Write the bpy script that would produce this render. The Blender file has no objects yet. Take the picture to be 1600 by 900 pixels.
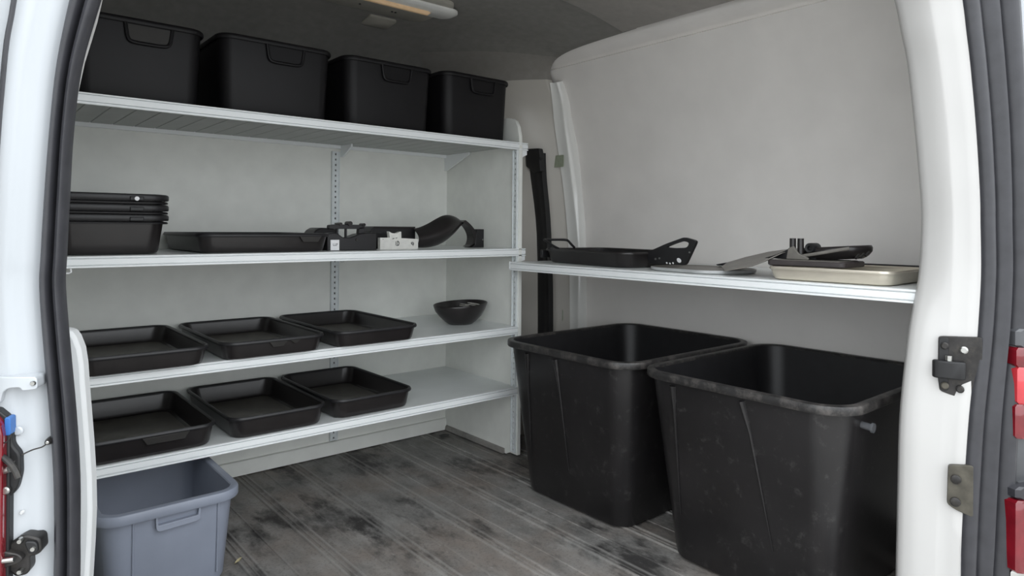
import bpy, math, random
from mathutils import Matrix, Vector
random.seed(7)
scene = bpy.context.scene
COL = scene.collection
# ------------------------------------------------------------------ camera
YAW = math.radians(40.0); ROLL = math.radians(0.45)
fwd = Vector((math.sin(YAW), math.cos(YAW), 0)); right = Vector((math.cos(YAW), -math.sin(YAW), 0)); up = Vector((0, 0, 1))
R_ = right * math.cos(ROLL) + up * math.sin(ROLL)
U_ = up * math.cos(ROLL) - right * math.sin(ROLL)
cam_d = bpy.data.cameras.new('camera'); cam = bpy.data.objects.new('camera', cam_d); COL.objects.link(cam)
cam.matrix_world = Matrix(((R_.x, U_.x, -fwd.x, 0), (R_.y, U_.y, -fwd.y, 0), (R_.z, U_.z, -fwd.z, 1.0), (0, 0, 0, 1)))
cam_d.sensor_width = 36.0; cam_d.lens = 1050 / 1600 * 36.0; cam_d.shift_y = -94 / 1600
cam_d.clip_start = 0.02
scene.camera = cam
# ------------------------------------------------------------------ world: bright overcast sky
w = bpy.data.worlds.new('overcast'); scene.world = w; w.use_nodes = True
wn = w.node_tree.nodes; wl = w.node_tree.links
bg = wn['Background']; bg.inputs[0].default_value = (0.925, 0.965, 1.0, 1)
# bright overcast sky, lighter towards the zenith, the same all round
tcw = wn.new('ShaderNodeTexCoord'); sep = wn.new('ShaderNodeSeparateXYZ'); wl.new(tcw.outputs['Generated'], sep.inputs[0])
mr_ = wn.new('ShaderNodeMapRange'); wl.new(sep.outputs['Z'], mr_.inputs['Value'])
mr_.inputs['From Min'].default_value = 0.0; mr_.inputs['From Max'].default_value = 1.0; mr_.inputs['To Min'].default_value = 0.84; mr_.inputs['To Max'].default_value = 1.5
wl.new(mr_.outputs[0], bg.inputs[1])
vs = scene.view_settings
vs.view_transform = 'Standard'; vs.look = 'None'; vs.gamma = 1.0; vs.use_curve_mapping = False; vs.exposure = 1.45

# ------------------------------------------------------------------ materials
MATS = {}
def mat(name, col, rough=0.5, metal=0.0, var=0.06, scale=8.0, bump=0.0, bscale=120.0, stretch=(1, 1, 1), spec=0.5, coat=0.0, dust=None):
    m = bpy.data.materials.new(name); m.use_nodes = True
    nt = m.node_tree; N = nt.nodes; L = nt.links; b = N['Principled BSDF']
    b.inputs['Roughness'].default_value = rough; b.inputs['Metallic'].default_value = metal
    b.inputs['Specular IOR Level'].default_value = spec; b.inputs['Coat Weight'].default_value = coat
    tc = N.new('ShaderNodeTexCoord'); mp = N.new('ShaderNodeMapping'); mp.inputs['Scale'].default_value = stretch
    L.new(tc.outputs['Object'], mp.inputs['Vector'])
    nz = N.new('ShaderNodeTexNoise'); nz.inputs['Scale'].default_value = scale; nz.inputs['Detail'].default_value = 5
    L.new(mp.outputs[0], nz.inputs['Vector'])
    rp = N.new('ShaderNodeValToRGB')
    rp.color_ramp.elements[0].position = 0.3; rp.color_ramp.elements[1].position = 0.7
    rp.color_ramp.elements[0].color = tuple(c * (1 - var) for c in col) + (1,)
    rp.color_ramp.elements[1].color = tuple(min(1, c * (1 + var)) for c in col) + (1,)
    L.new(nz.outputs['Fac'], rp.inputs[0])
    out = rp.outputs[0]
    if dust:
        dcol, dscale, lo, hi, amt = dust
        n2 = N.new('ShaderNodeTexNoise'); n2.inputs['Scale'].default_value = dscale; n2.inputs['Detail'].default_value = 8; n2.inputs['Roughness'].default_value = 0.75
        L.new(mp.outputs[0], n2.inputs['Vector'])
        r2 = N.new('ShaderNodeValToRGB'); r2.color_ramp.elements[0].position = lo; r2.color_ramp.elements[1].position = hi
        r2.color_ramp.elements[0].color = (0, 0, 0, 1); r2.color_ramp.elements[1].color = (amt, amt, amt, 1)
        L.new(n2.outputs['Fac'], r2.inputs[0])
        mx = N.new('ShaderNodeMix'); mx.data_type = 'RGBA'
        L.new(r2.outputs[0], mx.inputs[0]); L.new(out, mx.inputs[6]); mx.inputs[7].default_value = tuple(dcol) + (1,)
        out = mx.outputs[2]
    L.new(out, b.inputs['Base Color'])
    if bump:
        n3 = N.new('ShaderNodeTexNoise'); n3.inputs['Scale'].default_value = bscale; n3.inputs['Detail'].default_value = 3
        L.new(mp.outputs[0], n3.inputs['Vector'])
        bp = N.new('ShaderNodeBump'); bp.inputs['Strength'].default_value = bump; bp.inputs['Distance'].default_value = 0.002
        L.new(n3.outputs['Fac'], bp.inputs['Height']); L.new(bp.outputs[0], b.inputs['Normal'])
    MATS[name] = m
    return m
mat('wall_board', (0.80, 0.81, 0.77), 0.55, var=0.035, scale=14, bump=0.06, bscale=160)
mat('panel_board', (0.90, 0.868, 0.835), 0.42, var=0.035, scale=5, bump=0.05, bscale=200, dust=((0.82, 0.80, 0.77), 3.5, 0.5, 0.8, 0.3))
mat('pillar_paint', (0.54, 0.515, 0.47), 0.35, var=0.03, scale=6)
mat('gloss_paint', (0.85, 0.85, 0.82), 0.14, var=0.02, scale=6, coat=0.5)
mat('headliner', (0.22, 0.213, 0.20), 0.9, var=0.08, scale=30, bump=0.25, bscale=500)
mat('headliner_shade_step', (0.27, 0.255, 0.236), 0.85, var=0.06, scale=30, bump=0.2, bscale=500)  # in-between grey, shading falloff painted into the roof corner
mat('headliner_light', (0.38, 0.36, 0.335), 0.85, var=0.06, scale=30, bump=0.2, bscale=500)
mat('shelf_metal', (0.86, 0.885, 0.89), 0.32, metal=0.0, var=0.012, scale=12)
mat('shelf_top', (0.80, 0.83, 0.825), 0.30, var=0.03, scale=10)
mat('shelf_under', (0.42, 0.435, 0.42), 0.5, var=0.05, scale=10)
mat('zinc', (0.74, 0.78, 0.79), 0.34, metal=0.1, var=0.06, scale=40)
mat('hole_dark', (0.03, 0.03, 0.03), 0.8)
mat('black_plastic', (0.013, 0.0125, 0.014), 0.42, var=0.2, scale=20, bump=0.08, bscale=260)
mat('black_satin', (0.018, 0.0155, 0.0155), 0.28, var=0.15, scale=20, bump=0.05, bscale=260)
mat('tray_sheen', (0.115, 0.107, 0.094), 0.36, var=0.3, scale=22, bump=0.1, bscale=220, dust=((0.20, 0.19, 0.17), 16, 0.45, 0.8, 0.5))  # raised base colour, sky sheen on the tray floors painted in
mat('bin_black', (0.0125, 0.0115, 0.012), 0.33, var=0.3, scale=5, bump=0.08, bscale=180, dust=((0.15, 0.145, 0.14), 26.0, 0.56, 0.80, 0.34))
mat('bin_rim', (0.020, 0.019, 0.019), 0.40, var=0.3, scale=18, dust=((0.20, 0.18, 0.165), 24.0, 0.46, 0.74, 0.5))
mat('top_bin', (0.0055, 0.005, 0.006), 0.5, var=0.15, scale=12, bump=0.06, bscale=240, spec=0.3)
mat('handle_brown', (0.022, 0.020, 0.018), 0.6, var=0.15, scale=30)
mat('grey_plastic', (0.225, 0.248, 0.305), 0.42, var=0.06, scale=9, bump=0.05, bscale=220)
mat('rubber', (0.034, 0.034, 0.039), 0.34, var=0.15, scale=30, bump=0.05, bscale=300)
mat('rubber_black', (0.010, 0.010, 0.011), 0.5, var=0.2, scale=30)
mat('white_paint', (0.48, 0.505, 0.53), 0.22, var=0.015, scale=5, coat=0.4)
mat('white_trim', (0.60, 0.61, 0.61), 0.5, var=0.02, scale=20, bump=0.1, bscale=300)
mat('cream_paint', (0.54, 0.53, 0.515), 0.3, var=0.015, scale=5, coat=0.2)
mat('red_lamp', (0.16, 0.006, 0.012), 0.12, var=0.2, scale=30, coat=1.0)
mat('red_bright', (0.50, 0.035, 0.045), 0.15, var=0.1, scale=30, coat=1.0)
mat('lamp_grey', (0.075, 0.077, 0.082), 0.3, var=0.1, scale=20)
mat('iron_dark', (0.035, 0.033, 0.032), 0.42, metal=0.5, var=0.3, scale=40, dust=((0.16, 0.14, 0.11), 60, 0.5, 0.8, 0.35))
mat('plate_olive', (0.085, 0.078, 0.062), 0.45, metal=0.4, var=0.3, scale=40)
mat('steel', (0.50, 0.50, 0.48), 0.28, metal=1.0, var=0.15, scale=50)
mat('blue_plastic', (0.03, 0.14, 0.42), 0.35)
mat('card_white', (0.78, 0.77, 0.73), 0.7, var=0.06, scale=60)
mat('label_white', (0.85, 0.85, 0.86), 0.6, var=0.02)
mat('ink', (0.02, 0.02, 0.025), 0.6)
mat('plate_grey', (0.22, 0.205, 0.185), 0.42, var=0.12, scale=12, metal=0.2)
mat('plate_edge', (0.52, 0.53, 0.53), 0.35, metal=0.3, var=0.1, scale=20)
mat('pan_metal', (0.62, 0.57, 0.48), 0.36, metal=0.55, var=0.07, scale=14, stretch=(1, 1, 4))
mat('pan_inside', (0.50, 0.46, 0.37), 0.5, metal=0.2, var=0.12, scale=16)
mat('slab_brown', (0.048, 0.040, 0.040), 0.55, var=0.2, scale=20)
mat('strap_grey', (0.15, 0.14, 0.125), 0.6, var=0.15, scale=30)
mat('lamp_housing', (0.72, 0.72, 0.69), 0.4, var=0.05, scale=20)
mat('lamp_base', (0.38, 0.365, 0.32), 0.5, var=0.08, scale=20)
mat('amber_lens', (0.86, 0.60, 0.36), 0.25, var=0.08, scale=30, coat=0.6)
mat('sticker_green', (0.36, 0.40, 0.30), 0.5, var=0.1, scale=60)
mat('leaf_pale', (0.50, 0.44, 0.26), 0.6, var=0.2, scale=80)
mat('ground_grey', (0.30, 0.29, 0.275), 0.9, var=0.15, scale=3)
mat('thread', (0.45, 0.44, 0.40), 0.5, var=0.3, scale=80)

def floor_mat():
    m = bpy.data.materials.new('worn_floor'); m.use_nodes = True
    nt = m.node_tree; N = nt.nodes; L = nt.links; b = N['Principled BSDF']
    tc = N.new('ShaderNodeTexCoord')
    def noise(scale, stretch, detail=6, rough=0.6):
        mp = N.new('ShaderNodeMapping'); mp.inputs['Scale'].default_value = stretch; L.new(tc.outputs['Object'], mp.inputs[0])
        n = N.new('ShaderNodeTexNoise'); n.inputs['Scale'].default_value = scale; n.inputs['Detail'].default_value = detail; n.inputs['Roughness'].default_value = rough
        L.new(mp.outputs[0], n.inputs['Vector']); return n.outputs['Fac']
    def ramp(f, p0, c0, p1, c1):
        r = N.new('ShaderNodeValToRGB'); r.color_ramp.elements[0].position = p0; r.color_ramp.elements[1].position = p1
        r.color_ramp.elements[0].color = c0 + (1,); r.color_ramp.elements[1].color = c1 + (1,); L.new(f, r.inputs[0]); return r.outputs[0]
    def mix(fac, a, bb, mode='MIX'):
        x = N.new('ShaderNodeMix'); x.data_type = 'RGBA'; x.blend_type = mode; L.new(fac, x.inputs[0])
        for s, v in ((6, a), (7, bb)):
            if isinstance(v, tuple): x.inputs[s].default_value = v + (1,)
            else: L.new(v, x.inputs[s])
        return x.outputs[2]
    base = ramp(noise(6, (2.2, 0.9, 1), 7, 0.65), 0.3, (0.13, 0.127, 0.122), 0.72, (0.31, 0.30, 0.285))
    brown = ramp(noise(2.6, (1, 1, 1)), 0.45, (0, 0, 0), 0.66, (0.6, 0.6, 0.6))
    c = mix(brown, base, (0.22, 0.175, 0.145))
    stain = ramp(noise(3.1, (1.7, 0.8, 1), 8, 0.72), 0.51, (0, 0, 0), 0.63, (0.9, 0.9, 0.9))
    c = mix(stain, c, (0.022, 0.020, 0.020))
    fine = ramp(noise(120, (1, 1, 1), 3), 0.52, (0, 0, 0), 0.75, (0.5, 0.5, 0.5))
    c = mix(fine, c, (0.06, 0.058, 0.056))
    scuff = ramp(noise(26, (2.0, 0.8, 1), 6, 0.7), 0.62, (0, 0, 0), 0.75, (0.55, 0.55, 0.55))
    c = mix(scuff, c, (0.42, 0.41, 0.40))
    sp = N.new('ShaderNodeSeparateXYZ'); L.new(tc.outputs['Object'], sp.inputs[0])
    mrz = N.new('ShaderNodeMapRange'); L.new(sp.outputs['Z'], mrz.inputs['Value']); mrz.inputs['From Min'].default_value = -0.0035; mrz.inputs['From Max'].default_value = -0.0005; mrz.inputs['To Max'].default_value = 0.32
    c = mix(mrz.outputs[0], c, (0.36, 0.35, 0.33))      # rib tops are worn pale
    L.new(c, b.inputs['Base Color']); b.inputs['Roughness'].default_value = 0.62
    bp = N.new('ShaderNodeBump'); bp.inputs['Strength'].default_value = 0.45; bp.inputs['Distance'].default_value = 0.002
    L.new(noise(150, (1, 1, 1), 4), bp.inputs['Height']); L.new(bp.outputs[0], b.inputs['Normal'])
    MATS['worn_floor'] = m
floor_mat()

# ------------------------------------------------------------------ mesh helpers
class MB:
    def __init__(s): s.v = []; s.f = []
    def loft(s, rings, closed=True, cap0=False, cap1=False, loop=False):
        n = len(rings[0]); o = len(s.v)
        for r in rings: s.v += [tuple(p) for p in r]
        k = len(rings)
        for i in range(k if loop else k - 1):
            a = o + i * n; b = o + ((i + 1) % k) * n
            for j in range(n if closed else n - 1):
                j2 = (j + 1) % n
                s.f.append((a + j, a + j2, b + j2, b + j))
        if cap0: s.f.append(tuple(o + j for j in reversed(range(n))))
        if cap1: s.f.append(tuple(o + (k - 1) * n + j for j in range(n)))
        return s
    def box(s, x0, x1, y0, y1, z0, z1):
        return s.loft([[(x0, y0, z0), (x1, y0, z0), (x1, y1, z0), (x0, y1, z0)], [(x0, y0, z1), (x1, y0, z1), (x1, y1, z1), (x0, y1, z1)]], True, True, True)
    def tube(s, path, r, n=8, caps=True):
        P = [Vector(p) for p in path]; rings = []
        rs = r if isinstance(r, (list, tuple)) else [r] * len(P)
        prev = None
        for i, p in enumerate(P):
            t = (P[min(i + 1, len(P) - 1)] - P[max(i - 1, 0)]).normalized()
            a = prev if prev is not None else (Vector((0, 0, 1)) if abs(t.z) < 0.9 else Vector((1, 0, 0)))
            a = (a - t * a.dot(t)).normalized(); prev = a; b = t.cross(a)
            rings.append([tuple(p + (a * math.cos(q) + b * math.sin(q)) * rs[i]) for q in [2 * math.pi * k / n for k in range(n)]])
        return s.loft(rings, True, caps, caps)
    def prism(s, pts, off):           # polygon (3D points) pushed along off
        off = Vector(off)
        return s.loft([pts, [tuple(Vector(p) + off) for p in pts]], True, True, True)
    def frame(s, outer, inner, off):  # polygon with a hole of equal vertex count, pushed along off
        off = Vector(off); sh = lambda q: [tuple(Vector(p) + off) for p in q]
        return s.loft([outer, inner, sh(inner), sh(outer)], True, loop=True)
    def build(s, name, m, parent=None, smooth=True, ang=35, bev=0.0):
        me = bpy.data.meshes.new(name); me.from_pydata(s.v, [], s.f); me.validate(); me.update()
        import bmesh
        bm = bmesh.new(); bm.from_mesh(me); bmesh.ops.recalc_face_normals(bm, faces=bm.faces); bm.to_mesh(me); bm.free()
        me.materials.append(MATS[m])
        if smooth:
            for p in me.polygons: p.use_smooth = True
            me.set_sharp_from_angle(angle=math.radians(ang))
        o = bpy.data.objects.new(name, me); COL.objects.link(o)
        if parent: o.parent = parent
        if bev:
            b = o.modifiers.new('bevel', 'BEVEL'); b.width = bev; b.segments = 2; b.limit_method = 'ANGLE'
        return o
def rr(hx, hy, r, z, n=6, cx=0, cy=0):
    r = min(r, hx * 0.99, hy * 0.99); out = []
    for k, (sx, sy) in enumerate(((1, 1), (-1, 1), (-1, -1), (1, -1))):
        for i in range(n + 1):
            a = math.pi / 2 * (k + i / n)
            out.append((cx + sx * (hx - r) + r * math.cos(a), cy + sy * (hy - r) + r * math.sin(a), z))
    return out
def catm(pts, n=5):
    P = [Vector(p) for p in pts]; out = []
    for i in range(len(P) - 1):
        a = P[max(i - 1, 0)]; b = P[i]; c = P[i + 1]; d = P[min(i + 2, len(P) - 1)]
        for k in range(n):
            t = k / n
            out.append(0.5 * ((2 * b) + (c - a) * t + (2 * a - 5 * b + 4 * c - d) * t * t + (3 * b - a - 3 * c + d) * t ** 3))
    out.append(P[-1]); return out
def tag(o, label=None, cat=None, group=None, kind=None):
    if label: o['label'] = label
    if cat: o['category'] = cat
    if group: o['group'] = group
    if kind: o['kind'] = kind
    return o
def thing(name, label, cat, loc=(0, 0, 0), rz=0.0, group=None):
    o = bpy.data.objects.new(name, None); COL.objects.link(o); o.empty_display_size = 0.05
    o.location = loc; o.rotation_euler = (0, 0, rz)
    return tag(o, label, cat, group)
def struct(mb, name, m, **k): return tag(mb.build(name, m, **k), kind='structure')
def ip(z, zs, xs):
    if z <= zs[0]: return xs[0]
    for i in range(len(zs) - 1):
        if z <= zs[i + 1]:
            t = (z - zs[i]) / (zs[i + 1] - zs[i]); return xs[i] + (xs[i + 1] - xs[i]) * t
    return xs[-1]

# ================================================================== the van body
# opening plane: along e, n points out of the van
A0 = Vector((0.158, 1.238, 0)); E_ = Vector((0.91064, -0.41321, 0)); N_ = Vector((-0.41321, -0.91064, 0))
def op(s, w_, z): p = A0 + E_ * s + N_ * w_; return (p.x, p.y, z)
def opy(X): return 1.238 - 0.45376 * (X - 0.158)

struct(MB().box(-12, 12, -14, 12, -0.72, -0.66), 'ground', 'ground_grey')
# ribbed floor: profile across X, ribs run along the van
prof = []
X = -0.02
RH = 0.006
pat = [(0.0, 0), (0.040, 0), (0.043, 0.005), (0.049, 0.005), (0.052, 0), (0.060, 0), (0.062, 0.003), (0.066, 0.003), (0.068, 0), (0.076, 0), (0.079, 0.005), (0.085, 0.005), (0.088, 0), (0.150, 0), (0.152, 0.0025), (0.157, 0.0025), (0.159, 0)]
while X < 2.44:
    for dx, dz in pat:
        if X + dx < 2.45: prof.append((X + dx, dz - 0.005))
    X += 0.215
m = MB()
m.loft([[(x, opy(x) - 0.02 + (2.82 - opy(x)) * t, z) for x, z in prof] for t in (0, 0.35, 0.7, 1.0)], closed=False)
m.loft([[(prof[0][0], opy(-.02), -0.03), (prof[-1][0], opy(2.45), -0.03)], [(prof[0][0], 2.82, -0.03), (prof[-1][0], 2.82, -0.03)]], closed=False)
fl = struct(m, 'floor', 'worn_floor', ang=20)
hm = MB().loft([[(1.83 + math.cos(a) * r, 2.675 + math.sin(a) * r * 0.8, z) for a in [k * math.pi / 8 for k in range(16)]] for r, z in ((0.026, 0.0015), (0.017, 0.0022), (0.013, 0.001))], True, False, True)
hm.build('drain_plug', 'rubber_black', fl)

# back wall (bulkhead) with panels either side of the upright
m = MB().box(0.05, 1.93, 2.768, 2.80, 0.0, 1.75); wb = struct(m, 'wall_back', 'wall_board', smooth=False)
struct(MB().loft([[(x, 2.768, 0.0), (x, 2.752, 0.0), (x, 2.752, 0.048), (x, 2.756, 0.055), (x, 2.768, 0.057)] for x in (0.06, 1.895)], True, True, True), 'baseboard_back', 'wall_board')
# end panel of the shelving bay
def yz(y, z, x): return (x, y, z)
pp = [(2.215, 0.012), (2.215, 1.34), (2.218, 1.40), (2.228, 1.44), (2.245, 1.468), (2.27, 1.482), (2.30, 1.487), (2.77, 1.487), (2.77, 0.0), (2.29, 0.0), (2.27, 0.012)]
m = MB().prism([yz(y, z, 1.898) for y, z in pp], (0.018, 0, 0)); struct(m, 'wall_end_panel', 'wall_board', bev=0.0015)
struct(MB().loft([[(1.898, y, 0.0), (1.886, y, 0.0), (1.890, y, 0.018), (1.898, y, 0.022)] for y in (2.30, 2.76)], True, True, True), 'baseboard_right', 'worn_floor')

# right side wall: big curved panel
WZ = [0, 1.0, 1.1, 1.2, 1.3, 1.4, 1.5, 1.6, 1.68, 1.75, 1.80, 1.85, 1.92, 2.0]
WX = [2.42, 2.42, 2.413, 2.40, 2.383, 2.36, 2.325, 2.28, 2.243, 2.20, 2.163, 2.12, 2.055, 1.98]
Xw = lambda z: ip(z, WZ, WX)
zz = [0, .3, .6, .9, 1.0, 1.1, 1.2, 1.3, 1.4, 1.5, 1.6, 1.68, 1.73, 1.752, 1.758, 1.772, 1.778, 1.80, 1.85, 1.92]
def wallring(off): return [[(Xw(z) + off + (0.014 if z in (1.758, 1.772) else 0) - (0.006 if z in (1.778, 1.80) else 0), y, z) for z in zz] for y in (0.2, 0.7, 1.2, 1.7, 2.2, 2.36)]
m = MB().loft(wallring(0), closed=False)
struct(m, 'wall_right', 'panel_board', ang=60)
m = MB().loft(wallring(0.05), closed=False); struct(m, 'wall_right_outer_skin', 'white_paint', ang=60)

# door pillar between shelving bay and wall panel, running up and over into the roof rail
APE = [(2.37, 2.367, -0.02), (2.37, 2.367, 0.418), (2.37, 2.371, 0.703), (2.37, 2.382, 0.907), (2.352, 2.40, 1.181), (2.274, 2.385, 1.49), (2.212, 2.352, 1.633), (2.173, 2.343, 1.706), (2.153, 2.335, 1.745), (2.128, 2.279, 1.781), (2.114, 2.188, 1.799), (2.104, 2.062, 1.806), (2.102, 1.91, 1.81), (2.10, 1.769, 1.813)]
INR = [(1.93, 2.52, -0.02), (1.93, 2.52, 0.418), (1.93, 2.52, 0.703), (1.93, 2.52, 0.907), (1.93, 2.52, 1.181), (1.92, 2.58, 1.49), (1.86, 2.78, 1.62), (1.80, 2.79, 1.66), (1.72, 2.78, 1.70), (1.62, 2.72, 1.77), (1.55, 2.57, 1.848), (1.50, 2.35, 1.872), (1.46, 2.05, 1.8755), (1.45, 1.79, 1.8765)]
rows = []
for a, b in zip(catm(APE, 3), catm(INR, 3)):
    row = [(a.x + 0.035, a.y - 0.002, a.z), (a.x + 0.004, a.y - 0.002, a.z)]
    for t in (0.0, 0.02, 0.15, 0.3, 0.5, 0.75, 1.0):
        p = a.lerp(b, t); bul = 0.035 * math.sin(math.pi * min(1, t * 1.1)) if t > 0 else 0
        row.append((p.x + bul * 0.5, p.y + bul * (0.6 if p.z < 1.6 else 0.2), p.z + (bul * 0.6 if p.z > 1.6 else 0)))
    rows.append(row)
k_ = next(i for i, r in enumerate(rows) if r[2][2] > 1.695); k2 = next(i for i, r in enumerate(rows) if r[2][2] > 1.785)
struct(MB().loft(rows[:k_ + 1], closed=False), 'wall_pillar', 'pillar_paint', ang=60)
struct(MB().loft(rows[k_:k2 + 1], closed=False), 'trim_shade_step', 'headliner_shade_step', ang=60)  # corner rows in a mid grey that paints the fade from pillar to ceiling
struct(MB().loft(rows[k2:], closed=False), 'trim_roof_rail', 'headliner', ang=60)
# glossy raised post beside the panel
L1 = catm([(2.366, 2.366, -0.02), (2.366, 2.364, 0.418), (2.366, 2.368, 0.703), (2.366, 2.379, 0.907), (2.348, 2.397, 1.181), (2.27, 2.382, 1.49), (2.217, 2.348, 1.62), (2.19, 2.335, 1.69)], 4)
L2 = catm([(2.372, 2.316, -0.02), (2.372, 2.314, 0.423), (2.372, 2.313, 0.707), (2.372, 2.315, 0.908), (2.354, 2.338, 1.179), (2.28, 2.322, 1.486), (2.232, 2.299, 1.61), (2.20, 2.30, 1.69)], 4)
L3 = catm([(2.43, 2.305, -0.02), (2.43, 2.303, 0.42), (2.43, 2.306, 0.705), (2.43, 2.314, 0.908), (2.412, 2.322, 1.18), (2.335, 2.314, 1.488), (2.288, 2.294, 1.604), (2.237, 2.295, 1.70)], 4)
rows = []
for a, b, c in zip(L1, L2, L3):
    mid = a.lerp(b, 0.5)
    rows.append([tuple(a + Vector((0.02, 0.01, 0))), tuple(a + Vector((-0.006, -0.003, 0))), (mid.x + 0.006, mid.y, mid.z), tuple(b + Vector((-0.004, 0.006, 0))), tuple(b + Vector((0.0, -0.004, 0))), tuple(c)])
struct(MB().loft(rows, closed=False), 'trim_post', 'gloss_paint', ang=80)
# headliner
yy = [0.0, 0.3, 0.6, 1.0]
cp = lambda x, q: opy(x) + 0.05 + (1.815 - opy(x) - 0.05) * q
def zf(x):
    q = max(0, min(1, (2.1 - x) / 0.65)); return 1.8055 + q * 0.062 + 0.021 * math.sin(math.pi * min(1, 1.1 * q))
fx = [0.02, 0.7, 1.45, 1.55, 1.65, 1.75, 1.85, 1.95, 2.03, 2.08, 2.106]
m = MB().loft([[(x, cp(x, q), zf(x) - 0.002) for x in fx] for q in yy] + [[(x, 1.819, zf(x) + 0.001) for x in fx], [(x, 1.819, zf(x) + 0.014) for x in fx]], closed=False)
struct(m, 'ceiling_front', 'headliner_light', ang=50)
cy = [(0.25, 1.872), (1.8, 1.872), (2.3, 1.868), (2.45, 1.858), (2.55, 1.838), (2.64, 1.80), (2.71, 1.745), (2.76, 1.68), (2.80, 1.60)]
m = MB().loft([[(x, y if y > 1 else opy(x) + 0.04, z) for x in (0.02, 0.6, 1.2, 1.8, 2.05)] for y, z in cy], closed=False)
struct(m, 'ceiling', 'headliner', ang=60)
# blocking outer roof and left side, so daylight enters by the rear opening only
m = MB().loft([[(x, opy(x) - 0.03, 1.93), (x, 2.95, 1.93), (x, 2.95, 1.97), (x, opy(x) - 0.03, 1.97)] for x in (-0.25, 2.2)], True, True, True)
m.loft([[(2.2, y, 1.93), (2.2, y, 1.97), (2.5, y, 1.75), (2.46, y, 1.75)] for y in (0.05, 2.95)], True, True, True)
struct(m, 'roof_outer_skin', 'white_paint', smooth=False)
struct(MB().box(-0.04, 0.04, 1.22, 2.9, -0.1, 1.95), 'wall_left', 'wall_board', smooth=False)
struct(MB().box(-0.05, 2.6, 2.83, 2.9, -0.1, 1.95), 'wall_bulkhead_skin', 'white_paint', smooth=False)
struct(MB().box(2.40, 2.6, 2.37, 2.86, -0.1, 1.9), 'wall_corner_skin', 'white_paint', smooth=False)

# header and sill of the rear opening
def opbox(s0, s1, w0, w1, z0, z1):
    return MB().loft([[op(s0, w0, z), op(s1, w0, z), op(s1, w1, z), op(s0, w1, z)] for z in (z0, z1)], True, True, True)
struct(opbox(-0.2, 2.5, -0.08, 0.04, 1.80, 1.97), 'trim_header', 'white_paint', smooth=False)
struct(opbox(-0.2, 2.5, -0.02, 0.08, -0.35, -0.04), 'trim_sill', 'white_paint', smooth=False)

# ---- left jamb
SLO = [(0.06, 1.74), (0.028, 1.56), (0.002, 1.43), (-0.0158, 1.3491), (-0.0325, 1.2483), (-0.0413, 1.1487), (-0.0475, 1.0497), (-0.052, 0.9509), (-0.0534, 0.9016), (-0.0467, 0.8027), (-0.0383, 0.7033), (-0.0324, 0.6037), (-0.0308, 0.5044), (-0.0314, 0.4549), (-0.034, 0.30), (-0.036, -0.05)]
SLI = [(0.105, 1.74), (0.07, 1.56), (0.042, 1.43), (0.0212, 1.3528), (-0.0028, 1.2505), (-0.0135, 1.1501), (-0.0181, 1.0503), (-0.0218, 0.9508), (-0.0231, 0.9011), (-0.0155, 0.8014), (-0.0069, 0.7012), (-0.001, 0.6008), (-0.0003, 0.5008), (0.0001, 0.4507), (-0.002, 0.30), (-0.004, -0.05)]
def sm(r, n=4): return [(p.x, p.y) for p in catm([(a, b, 0) for a, b in r], n)]
slo, sli = sm(SLO), sm(SLI)
rows = []
for (s, z), (s2, z2) in zip(slo, sli):
    b_ = s
    rows.append([op(s2 - 0.07, -0.10, z), op(s2 - 0.022, -0.03, z), op(s2 - 0.008, -0.012, z), op(b_ + 0.004, -0.010, z), op(b_ - 0.002, -0.004, z), op(b_ - 0.012, 0.000, z), op(b_ - 0.020, 0.008, z),
                 op(b_ - 0.030, 0.010, z), op(b_ - 0.036, 0.018, z), op(b_ - 0.043, 0.022, z), op(b_ - 0.060, 0.022, z), op(b_ - 0.068, 0.03, z), op(-0.135, 0.032, z), op(-0.16, 0.02, z), op(-0.2, -0.03, z), op(-0.22, -0.1, z)])
struct(MB().loft(rows, closed=False), 'trim_jamb_left', 'white_paint', ang=50)
# outer side of the body beyond the jamb
struct(opbox(-0.32, -0.19, -0.16, -0.01, -0.3, 1.9), 'wall_left_outer_skin', 'white_paint', bev=0.02)
def seal_rows(outer, inner, prof):
    rows = []
    for (s, z), (s2, z2) in zip(outer, inner):
        rows.append([op(s + (s2 - s) * t, w_, z) for t, w_ in prof])
    return rows
PL = [(0.0, -0.012), (0.0, 0.004), (0.08, 0.011), (0.2, 0.014), (0.34, 0.011), (0.42, 0.000), (0.48, -0.006), (0.54, 0.001), (0.64, 0.010), (0.78, 0.013), (0.92, 0.008), (1.0, -0.004), (1.0, -0.014)]
ds = thing('door_seal', 'ribbed black rubber seal curving down the left edge of the rear opening', 'door seal')
MB().loft(seal_rows(slo, sli, PL), closed=True).build('rubber_strip', 'rubber', ds, ang=60)
# thin dark gasket line at the far upper left
g = MB().tube([op(s, 0.034, z) for s, z in sm([(-0.060, 1.50), (-0.078, 1.333), (-0.087, 1.27), (-0.0925, 1.20), (-0.0965, 1.14), (-0.103, 1.0), (-0.106, 0.8)])], 0.0035, 8)
tag(g.build('body_gasket', 'rubber'), 'thin dark gasket line on the white bodywork at the upper left corner', 'gasket')
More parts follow.
